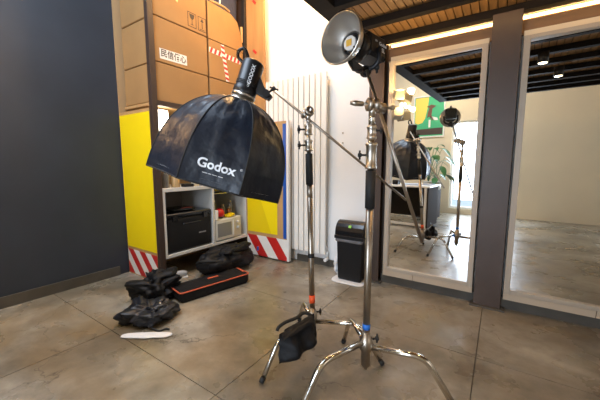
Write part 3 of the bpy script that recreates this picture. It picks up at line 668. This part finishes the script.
# the collar clamp that steadies the boom at stand 2
# --- sandbag on the leg of stand 1
sb0 = at_d(296, 338, 1.56); du = (at_d(312, 314, 1.62)-at_d(279, 333, 1.50)).normalized()
sb = thing('sandbag', 'black sandbag slung over a leg of the thin light stand', 'sandbag', (sb0.x, sb0.y, .03))
nrm_ = du.cross(Z).normalized(); upv = nrm_.cross(du).normalized()
vs = []; C4 = [at_d(279.5, 334, 1.475), at_d(311, 315, 1.60), at_d(317, 343, 1.60), at_d(279, 364, 1.485)]
NU, NV = 18, 14
def pouch(C4, thick, wr, seed):
    m = MB(); vs = []; nn_ = ((C4[1]-C4[0]).cross(C4[3]-C4[0])).normalized()
    for side in (1, -1):
        for j in range(NV+1):
            for i in range(NU+1):
                a, b_ = i/NU, j/NV
                p = (C4[0]*(1-a)+C4[1]*a)*(1-b_)+(C4[3]*(1-a)+C4[2]*a)*b_
                e_ = (max(0, 1-abs(2*a-1)**3)*max(0, 1-abs(2*b_-1)**2.6))**.5
                p = p+Vector((0, 0, 1))*noise.noise(Vector((a*4, b_*3, seed)))*.007+(C4[1]-C4[0]).normalized()*noise.noise(Vector((seed, b_*5, a*2)))*.010
                d_ = noise.noise(p*14+Vector((seed, 0, 0)))*wr*e_
                vs.append(p+nn_*side*(thick*e_*(.55+.45*b_)+d_))
    o = (NU+1)*(NV+1); fs = []
    for s_ in (0, 1):
        for j in range(NV):
            for i in range(NU): k = s_*o+j*(NU+1)+i; fs.append((k, k+1, k+NU+2, k+NU+1))
    m.add(vs, fs, True); return m
pouch(C4, .055, .045, 1).build('front_pouch', NYLONB, sb)
C5 = [at_d(284, 330, 1.58), at_d(314, 313, 1.70), at_d(316, 338, 1.70), at_d(284, 354, 1.60)]
pouch(C5, .05, .04, 5).build('rear_pouch', NYLONB, sb)
pouch([at_d(280.5, 333, 1.47), at_d(311, 314.5, 1.59), at_d(314, 322, 1.55), at_d(284, 341, 1.43)], .006, .008, 9).build('flap', NYLONB, sb)
MB().tube([at_d(277, 331, 1.48), at_d(279, 327, 1.49), at_d(286, 322, 1.52), at_d(296, 318, 1.56), at_d(304, 313, 1.60), at_d(311, 315, 1.61)], .0085, n=8, sub=5).build('handle', BLACKR, sb)

# ------------------------------------------------------------------ octagonal softbox + lamp 1
SD = 1.62; SC0 = at_d(218, 183.5, SD); R_ = .354; DEP = .46
tv = radians(3)
AX = (RT*sin(radians(17))+UP*cos(radians(17)))*cos(tv)-FW*sin(tv); AX.normalize()
EX_ = (RT-AX*RT.dot(AX)).normalized(); EY_ = EX_.cross(AX).normalized()
if EY_.dot(FW) > 0: EY_ = -EY_                    # towards the viewer
NE = 2.25; TH0 = 14
def vdir(k): a = radians(TH0+45*k); return EX_*cos(a)+EY_*sin(a)
S_END = .985
def prof(s): return (1-min(s, 1)**NE)**(1/NE)
def panel_pt(k, u, s, out=0):
    a = vdir(k); b_ = vdir(k+1); rr = R_*prof(s)
    d_ = a*(1-u)+b_*u; sag = 4*u*(1-u)*.045*(1-s)
    bl_ = 4*u*(1-u)*.03*min(1, s*1.3)
    p = SC0+AX*(DEP*s)+d_*rr*(1-sag+bl_)
    amp = 4*u*(1-u)*.010*(.35+s)
    q = Vector((u*3.0+k*7.7, s*9, k*3.1)); wv = noise.noise(q*1.1)+.7*noise.noise(Vector((u*10+k, s*3.5, 2)))+.5*noise.noise(Vector((u*5+s*6, s*16, k)))
    md = (a+b_).normalized()
    return p+md*(wv*amp+out)+AX*out*.3
sx_ = thing('octagonal_softbox', 'large black octagonal softbox with white lettering, hanging from the boom', 'softbox', SC0)
NSS, NUU = 30, 14
def sgrid(j): t_ = j/NSS; return S_END*(1-(1-t_)**1.7)
for k in range(8):
    m = MB(); vs = [panel_pt(k, i/NUU, sgrid(j)) for j in range(NSS+1) for i in range(NUU+1)]
    fs = [(j*(NUU+1)+i, j*(NUU+1)+i+1, (j+1)*(NUU+1)+i+1, (j+1)*(NUU+1)+i) for j in range(NSS) for i in range(NUU)]
    pn = m.add(vs, fs, True).build('fabric_panel', NYLON, sx_)
    if k == 1: panel2 = pn
    MB().tube([panel_pt(k, 0, sgrid(j), .0005) for j in range(NSS+1)], .0032, n=6).build('seam', BLACKR, sx_)
    MB().tube([panel_pt(k, i/6, 0) for i in range(7)], .004, n=6).build('rim_piping', BLACKR, sx_)
# inner silver-white diffuser recessed in the mouth
dv = [SC0+AX*.025+vdir(k)*R_*.97 for k in range(8)]
MB().add(dv+[SC0+AX*.03], [(i, (i+1) % 8, 8) for i in range(8)]).build('diffuser', mat('diffuser_cloth', (.8, .8, .8), .9), sx_)
AT = SC0+AX*(DEP*.985)
MB().lathe(AT-AX*.012, AX, [(0, .055), (.008, .075), (.018, .078), (.022, .062), (.034, .060)], 28).build('speed_ring', STEEL, sx_)
# lettering on the front panel (between k=1 at 75 deg and k=2 at 120 deg)
def letter_map(x, y):
    s0 = .20; s = s0+y/(DEP*1.02)
    chord = 2*R_*prof(max(s, .02))*sin(radians(22.5)); u = .47-x/chord
    return panel_pt(1, u, max(s, .01), .0026)
text_mesh('Godox', .058, (0, 0, 0), (1, 0, 0), (0, 1, 0), .0016, mapf=letter_map, sx=1.02).build('lettering', WPRINT, panel2)
def letter_map2(x, y): return letter_map(x-.006, y-.040)
text_mesh('\u2022\u2022\u2022\u2022\u2022 \u2022\u2022\u2022 \u2022\u2022\u2022\u2022\u2022 \u2022\u2022\u2022\u2022\u2022', .013, (0, 0, 0), (1, 0, 0), (0, 1, 0), .0002, mapf=letter_map2).build('small_lettering', WPRINT, panel2)
def letter_map3(x, y): return letter_map(x+.108, y+.016)
text_mesh('\u00ae', .014, (0, 0, 0), (1, 0, 0), (0, 1, 0), 0, mapf=letter_map3).build('trade_mark', WPRINT, panel2)
# --- lamp 1
L0 = AT+AX*.022; LA = (AX+RT*.03).normalized(); LE = (RT-LA*RT.dot(LA)).normalized(); LF = -(FW-LA*FW.dot(LA)).normalized()
lm = thing('studio_lamp', 'black cylindrical studio lamp on top of the octagonal softbox', 'studio lamp', L0)
MB().lathe(L0, LA, [(0, .050), (.012, .062), (.05, .0625), (.052, .058), (.185, .058), (.195, .050), (.20, .035)], 32).build('housing', BLACKM, lm)
MB().lathe(L0+LA*.002, LA, [(0, .0635), (.01, .0640), (.014, .0635)], 32).build('mount_ring', STEEL, lm)
for k in range(3): MB().lathe(L0+LA*(.062+.008*k), LA, [(0, .0585), (.002, .0598), (.004, .0585)], 32).build('cooling_rib', BLACKM, lm)
hq = L0+LA*.17-LE*.035
MB().tube(spline([hq, hq-LE*.05+LA*.02, hq-LE*.06+LA*.055, hq-LE*.035+LA*.075, hq-LE*.01+LA*.05, hq+LE*.01+LA*.022], 5), .0085, n=10).build('handle', BLACKG, lm)
text_mesh('GODOX', .026, L0+LA*.115+(LF*.93+LE*.36).normalized()*.0592, LA, (-(LE*.93-LF*.36)), .0006).build('lettering', WPRINT, lm)
text_mesh('LED', .014, L0+LA*.062+(LF*.93+LE*.36).normalized()*.0600, LA, (-(LE*.93-LF*.36)), .0003).build('small_lettering', WPRINT, lm)
yq = L0+LA*.09
yk = MB(); yk.poly([yq+LE*.054+LA*.045, yq+LE*.054-LA*.045, yq+LE*.135-LA*.062, yq+LE*.150-LA*.035, yq+LE*.095-LA*.005], LF, .03)
yk.v = [v_+LF*.015 for v_ in yk.v]; yk.build('yoke', BLACKM, lm, .004)
MB().cyl(yq+LE*.115-LA*.035-LF*.03, yq+LE*.115-LA*.035+LF*.035, .020, n=18).build('pivot', BLACKP, lm)
tknob(lm, yq+LE*.12-LA*.02, LE*.6+LA*.8, up=LE, s=.9)

# ------------------------------------------------------------------ lamp 2 with bowl reflector
DC = at_d(340, 38, 1.38)
N2 = (-FW*.68-RT*.72-UP*.04).normalized(); E2 = (RT-N2*RT.dot(N2)).normalized(); U2 = N2.cross(E2)
if U2.dot(UP) < 0: U2 = -U2
l2 = thing('studio_lamp', 'black studio lamp with silver bowl reflector on the front stand', 'studio lamp', DC-Z*.3)
rf = MB(); pr = [(0, .113), (-.004, .1125), (-.018, .108), (-.04, .096), (-.062, .080), (-.080, .060), (-.090, .046)]
n = 40
inner = MB().lathe(DC, N2, [(a, b_) for a, b_ in pr]+[(a-.003, b_+.003) for a, b_ in pr[::-1]], n, cap=False)
rfo = inner.build('bowl_reflector', DISH, l2)
MB().lathe(DC, N2, [(.003, .1105), (.005, .1145), (0, .1175), (-.006, .1165), (-.006, .1105)], 40, cap=False).build('rim', STEEL, rfo)
MB().lathe(DC-N2*.094, N2, [(0, .050), (.006, .050), (.012, .040)], 30).build('lamp_base', BLACKM, l2)
cb = MB().lathe(DC-N2*.082, N2, [(0, .034), (.012, .033), (.014, .028)], 30).build('chip_disc', COBW, l2)
MB().obox(DC-N2*.066, E2, U2, N2, .0155, .0155, .0025, .002).build('light_chip', COB, cb)
for k in range(4):
    a = radians(45+90*k); q = DC-N2*.078+(E2*cos(a)+U2*sin(a))*.036; MB().obox(q, (E2*cos(a)+U2*sin(a)), N2.cross(E2*cos(a)+U2*sin(a)), N2, .008, .004, .008, .001).build('clip', BLACKP, cb)
BK = DC-N2*.096
MB().lathe(BK, -N2, [(0, .062), (.008, .068), (.05, .068), (.055, .062)], 32).build('front_ring', BLACKM, l2)
MB().obox(BK-N2*.130+U2*.014, E2, U2, N2, .062, .056, .077, .014).build('housing', BLACKM, l2)
MB().obox(BK-N2*.209+U2*.014, E2, U2, N2, .055, .052, .006, .003).build('rear_panel', BLACKG, l2)
MB().tube(bend([BK-N2*.08+U2*.065, BK-N2*.08+U2*.10, BK-N2*.18+U2*.10, BK-N2*.18+U2*.065], .015), .007, n=10).build('handle', BLACKP, l2)
# lettering on the camera-facing side of the housing
side = -E2 if (-E2).dot(-FW) > E2.dot(-FW) else E2
sd = -N2
to = BK-N2*.145+side*.0628+U2*.026
if sd.cross(U2).dot(side) < 0: sdx = -sd
else: sdx = sd
text_mesh('Godox', .024, to+sdx*.022, sdx, U2, .0006).build('lettering', WPRINT, l2)
text_mesh('SL', .028, to+sdx*.025-U2*.027, sdx, U2, .0012).build('model_mark', WPRINT, l2)
text_mesh('LED', .012, to-sdx*.038+U2*.006, sdx, U2, .0003).build('small_lettering', WPRINT, l2)
yb = r0+Z*.012
m = MB(); P = [BK-N2*.12+side*.072, BK-N2*.12+side*.072-U2*.085, yb+Z*.03+side*.01]
MB().tube(bend([BK-N2*.12+side*.072, BK-N2*.12+side*.072-U2*.075, BK-N2*.11-U2*.105, BK-N2*.12-side*.072-U2*.075, BK-N2*.12-side*.072], .03), .011, n=10).build('yoke', BLACKM, l2)
MB().lathe(yb-Z*.03, ((BK-N2*.11-U2*.10)-(yb-Z*.03)), [(0, .012), (.02, .020), (.05, .026), (((BK-N2*.11-U2*.10)-(yb-Z*.03)).length, .03)], 18).build('stand_socket', BLACKP, l2)
tknob(l2, yb+RT*.012, RT, s=1.0)
MB().poly([at_d(348, 61, 1.39), at_d(353, 58.5, 1.39), at_d(364, 67, 1.46), at_d(360, 71, 1.46), at_d(353, 69.5, 1.42)], -FW, .02).build('lever', BLACKP, l2, .003)

# ------------------------------------------------------------------ twin spotlight beside the column
wl = thing('twin_spotlight', 'beige twin spotlight fixed beside the top of the brown column', 'lamp', at_y(391, 125, 2.74))
q0 = at_y(390.5, 84, 2.75); q1 = at_y(391, 127, 2.75)
MB().obox((q0+q1)/2, (1, 0, 0), (0, 1, 0), (0, 0, 1), .018, .014, (q0.z-q1.z)/2, .004).build('mounting_bar', SPOTB, wl)
for (u_, v_, tz) in ((399, 94.5, -.25), (397.5, 113.5, .15)):
    c_ = at_y(u_, v_, 2.66); ay_ = Vector((.35, -.75, tz)).normalized(); ax_ = ay_.cross(Z).normalized()
    hdm = MB().obox(c_, ax_, ax_.cross(ay_), ay_, .042, .040, .05, .008).build('lamp_head', SPOTB, wl)
    MB().obox(c_-ay_*.0+Vector((-.03, .06, 0)), (1, 0, 0), (0, 1, 0), (0, 0, 1), .01, .05, .008).build('bracket', SPOTB, hdm)
for u_ in (401.5, 404.8):
    c_ = at_y(u_, 104.8, 2.68); MB().blob(c_, (1, 0, 0), (0, 1, 0), (0, 0, 1), (.011, .011, .018), 1, 14, 10).build('bulb', GLOW, wl)
MB().tube([at_y(391, 105, 2.74), at_y(398, 107, 2.70), at_y(405, 107.2, 2.68)], .005).build('lamp_arm', SPOTB, wl)
point('twin_spot_light', at_y(403, 104, 2.60), 2.0, (1, .72, .38), .02)
point('twin_spot_up', at_y(401, 84, 2.60), 5.0, (1, .66, .30), .03)

# strip light between the last two beams
st = thing('strip_light', 'glowing warm strip light between the dark ceiling beams', 'light', (-.45, 2.86, 2.18))
MB().box(-.90, 1.2, 2.846, 2.862, 2.182, 2.20).build('tube', TUBEGLOW, st)
MB().box(-.91, 1.21, 2.8625, 2.878, 2.175, 2.21).build('channel', HEADER, st)
area('strip_glow', (-.1, 2.855, 2.205), (-.1, 2.856, 3), 1.9, .02, 2.5, (1, .60, .22))
area('board_fill_b', (.2, 2.47, 2.212), (.2, 2.60, 2.28), 2.2, .015, 2.2, (1, .60, .22))  # bare light added to brighten the boards, no fixture here
area('board_fill_c', (.2, 2.07, 2.212), (.2, 2.20, 2.28), 2.2, .015, 1.2, (1, .60, .22))  # another added light for the boards of the next bay, without fixture

# ------------------------------------------------------------------ behind the camera, seen in the mirror
dk = thing('white_desk', 'white desk seen in the mirror behind the light stands', 'desk', (-1.7, -.4, 0))
MB().obox((-1.80, -.42, .735), (1, 0, 0), (0, 1, 0), (0, 0, 1), .62, .38, .014, .004).build('desktop', DESKW, dk)
MB().box(-1.24, -1.21, -.76, -.08, 0, .72).build('side_panel', DESKG, dk)
MB().box(-2.34, -2.31, -.76, -.08, 0, .72).build('side_panel', DESKG, dk)
MB().box(-2.309, -1.241, -.76, -.74, .10, .72).build('back_panel', DESKG, dk)
for x in (-1.98, -1.255): MB().box(x-.02, x+.02, -.075, -.04, .0, .72).build('leg', DESKW, dk)
MB().box(-2.30, -1.26, -.07, -.04, .03, .07).build('foot_rail', DESKW, dk)
ch = thing('desk_lamp_box', 'small black box on the white desk in the mirror', 'box', (-1.86, -.3, .75))
MB().obox((-1.86, -.28, .79), (1, .2, 0), (-.2, 1, 0), (0, 0, 1), .06, .05, .04, .006).build('body', BLACKP, ch)
MB().obox((-1.86, -.28, .834), (1, .2, 0), (-.2, 1, 0), (0, 0, 1), .05, .04, .003).build('lid', BLACKG, ch)
simple('paper_stack', 'stack of pale papers on the white desk in the mirror', 'paper', MB().obox((-1.55, -.25, .765), (1, -.2, 0), (.2, 1, 0), (0, 0, 1), .14, .1, .015, .002), mat('pale_blue_paper', (.55, .62, .72), .7))
simple('grey_folder', 'grey folder on the right end of the white desk in the mirror', 'folder', MB().obox((-1.34, -.5, .758), (1, .1, 0), (-.1, 1, 0), (0, 0, 1), .09, .12, .008, .002), mat('grey_card', (.3, .33, .38), .6))
# poster on the far wall
PY = YF+.012
a = in_mirror(414.5, 97.5, PY); b = in_mirror(444, 136.5, PY); px0, px1, pz0, pz1 = a.x, b.x, b.z, a.z
ps = thing('framed_poster', 'green and yellow poster in a white frame, seen in the mirror', 'poster', ((px0+px1)/2, PY, pz0))
fw_ = .028; m = MB(); m.box(px0, px1, YF+.001, YF+.03, pz0, pz0+fw_).box(px0, px1, YF+.001, YF+.03, pz1-fw_, pz1).box(px0, px0+fw_, YF+.001, YF+.03, pz0+fw_, pz1-fw_).box(px1-fw_, px1, YF+.001, YF+.03, pz0+fw_, pz1-fw_)
m.build('frame', WHITE, ps)
MB().box(px0+fw_, px1-fw_, YF+.001, YF+.012, pz0+fw_, pz1-fw_).build('poster_sheet', PGREEN, ps)
PW, PH = px1-px0, pz1-pz0
def pp(pts, off, m_, nm): MB().poly([(px0+x*PW, YF+.012+off, pz0+z*PH) for x, z in pts], (0, 1, 0), .0012).build(nm, m_, ps)
pp([(.06, .06), (.94, .06), (.94, .22), (.06, .20)], .0016, PDARK, 'dark_ground')
pp([(.06, .96), (.06, .36), (.16, .33), (.30, .36), (.38, .46), (.42, .60), (.46, .78), (.48, .96)], .0018, PYEL, 'yellow_shape')
pp([(.42, .74), (.56, .78), (.72, .74), (.60, .68), (.58, .52), (.66, .42), (.60, .40), (.52, .50), (.44, .46), (.46, .60), (.50, .70)], .0032, PBROWN, 'brown_figure')
pp([(.50, .42), (.56, .42), (.56, .24), (.50, .24)], .0032, WHITE, 'white_leg')
pp([(.58, .50), (.76, .46), (.80, .40), (.70, .40), (.58, .45)], .0032, WHITE, 'white_arm')
# plants
def plant(x, y, z0, h_, label, nleaf, seed):
    rnd = random.Random(seed)
    t = thing('potted_plant', label, 'plant', (x, y, z0), 'leafy plants seen in the mirror')
    MB().lathe((x, y, z0), (0, 0, 1), [(0, .07), (.01, .08), (.16, .10), (.17, .095)], 20).build('pot', POT, t)
    st_ = MB()
    for k in range(nleaf):
        a_ = rnd.uniform(0, 2*pi); hh = rnd.uniform(.35, 1)*h_; ou = rnd.uniform(.05, .30)
        p = Vector((x, y, z0+.165)); q = p+Vector((cos(a_)*ou, sin(a_)*ou, hh-.17)); mid = p*.5+q*.5+Vector((0, 0, .05))
        st_.tube([p, mid, q], .004, n=5, sub=3)
        d_ = Vector((cos(a_), sin(a_), rnd.uniform(-.5, .3))).normalized(); s_ = d_.cross(Z).normalized(); L = rnd.uniform(.14, .24); W = L*.28; u_ = s_.cross(d_)
        pts = []; fs = []
        for i in range(7):
            f_ = i/6; ww = W*sin(pi*min(1, f_*.95+.04))**.8; c_ = q+d_*L*f_-Z*L*.5*f_*f_
            pts += [c_-s_*ww+Z*ww*.25, c_, c_+s_*ww+Z*ww*.25]
        for i in range(6): o_ = i*3; fs += [(o_, o_+1, o_+4, o_+3), (o_+1, o_+2, o_+5, o_+4)]
        MB().add(pts, fs, True).build('leaf', LEAF, t)
    st_.build('stems', LEAF, t)
pst = tag(MB().box(-1.80, -1.33, -1.55, -1.20, 0, .60).build('low_cupboard', DESKG), 'low grey cupboard under the plants in the mirror', 'cupboard')
plant(-1.56, -1.38, .601, .95, 'taller leafy green plant in the mirror, behind the softbox', 18, 3)
plant(-1.39, -1.36, .601, .72, 'shorter leafy green plant in the mirror, by the window', 16, 8)

# ------------------------------------------------------------------ warm ceiling lamps (fixtures above the frame, some pendants added for their light)
def hanging(x, y, z, e, label, col=WARM, to=None):
    t = thing('pendant_lamp', label, 'lamp', (x, y, z))
    MB().cyl((x, y, z+.12), (x, y, ZC-.001), .005).build('cable', BLACKR, t)
    MB().lathe((x, y, z), (0, 0, 1), [(0, .14), (.03, .125), (.09, .06), (.13, .03), (.128, .02), (.088, .052), (.03, .118), (.002, .136)], 28, cap=False).build('shade', SPOTB, t)
    MB().blob((x, y, z+.04), (1, 0, 0), (0, 1, 0), (0, 0, 1), (.03, .03, .035), 1, 14, 10).build('bulb', GLOW, t)
    point('pendant_bulb', (x, y, z-.02), e, col, .06)
hanging(-1.9, 2.35, 3.2, 74, 'warm pendant lamp high over the cabinet corner')
hanging(-2.45, .15, 2.3, 26, 'added warm pendant lamp near the dark left wall, out of view', WARM)  # added side light to warm the left panel of the softbox
def downlight(x, y, e, label):
    t = thing('ceiling_spotlight', label, 'lamp', (x, y, 2.10))
    MB().cyl((x, y, 2.10), (x, y, 2.20), .045, n=20).build('can', BLACKM, t)
    MB().cyl((x, y, 2.098), (x, y, 2.0995), .035, n=20).build('lens', GLOW, t)
    point('spot_bulb', (x, y, 2.08), e, WARM, .035, spot=120, to=(x, y, 0))
hanging(-1.35, -1.2, 3.2, 45, 'added warm pendant lamp behind the camera over the desk', (1, .8, .5))  # added to brighten the room behind, as reflected in the mirror
downlight(.35, 1.02, 8, 'black can spotlight under the mezzanine, right of the camera')
downlight(.2, 1.68, 9, 'black can spotlight on the mezzanine beam near the second column')
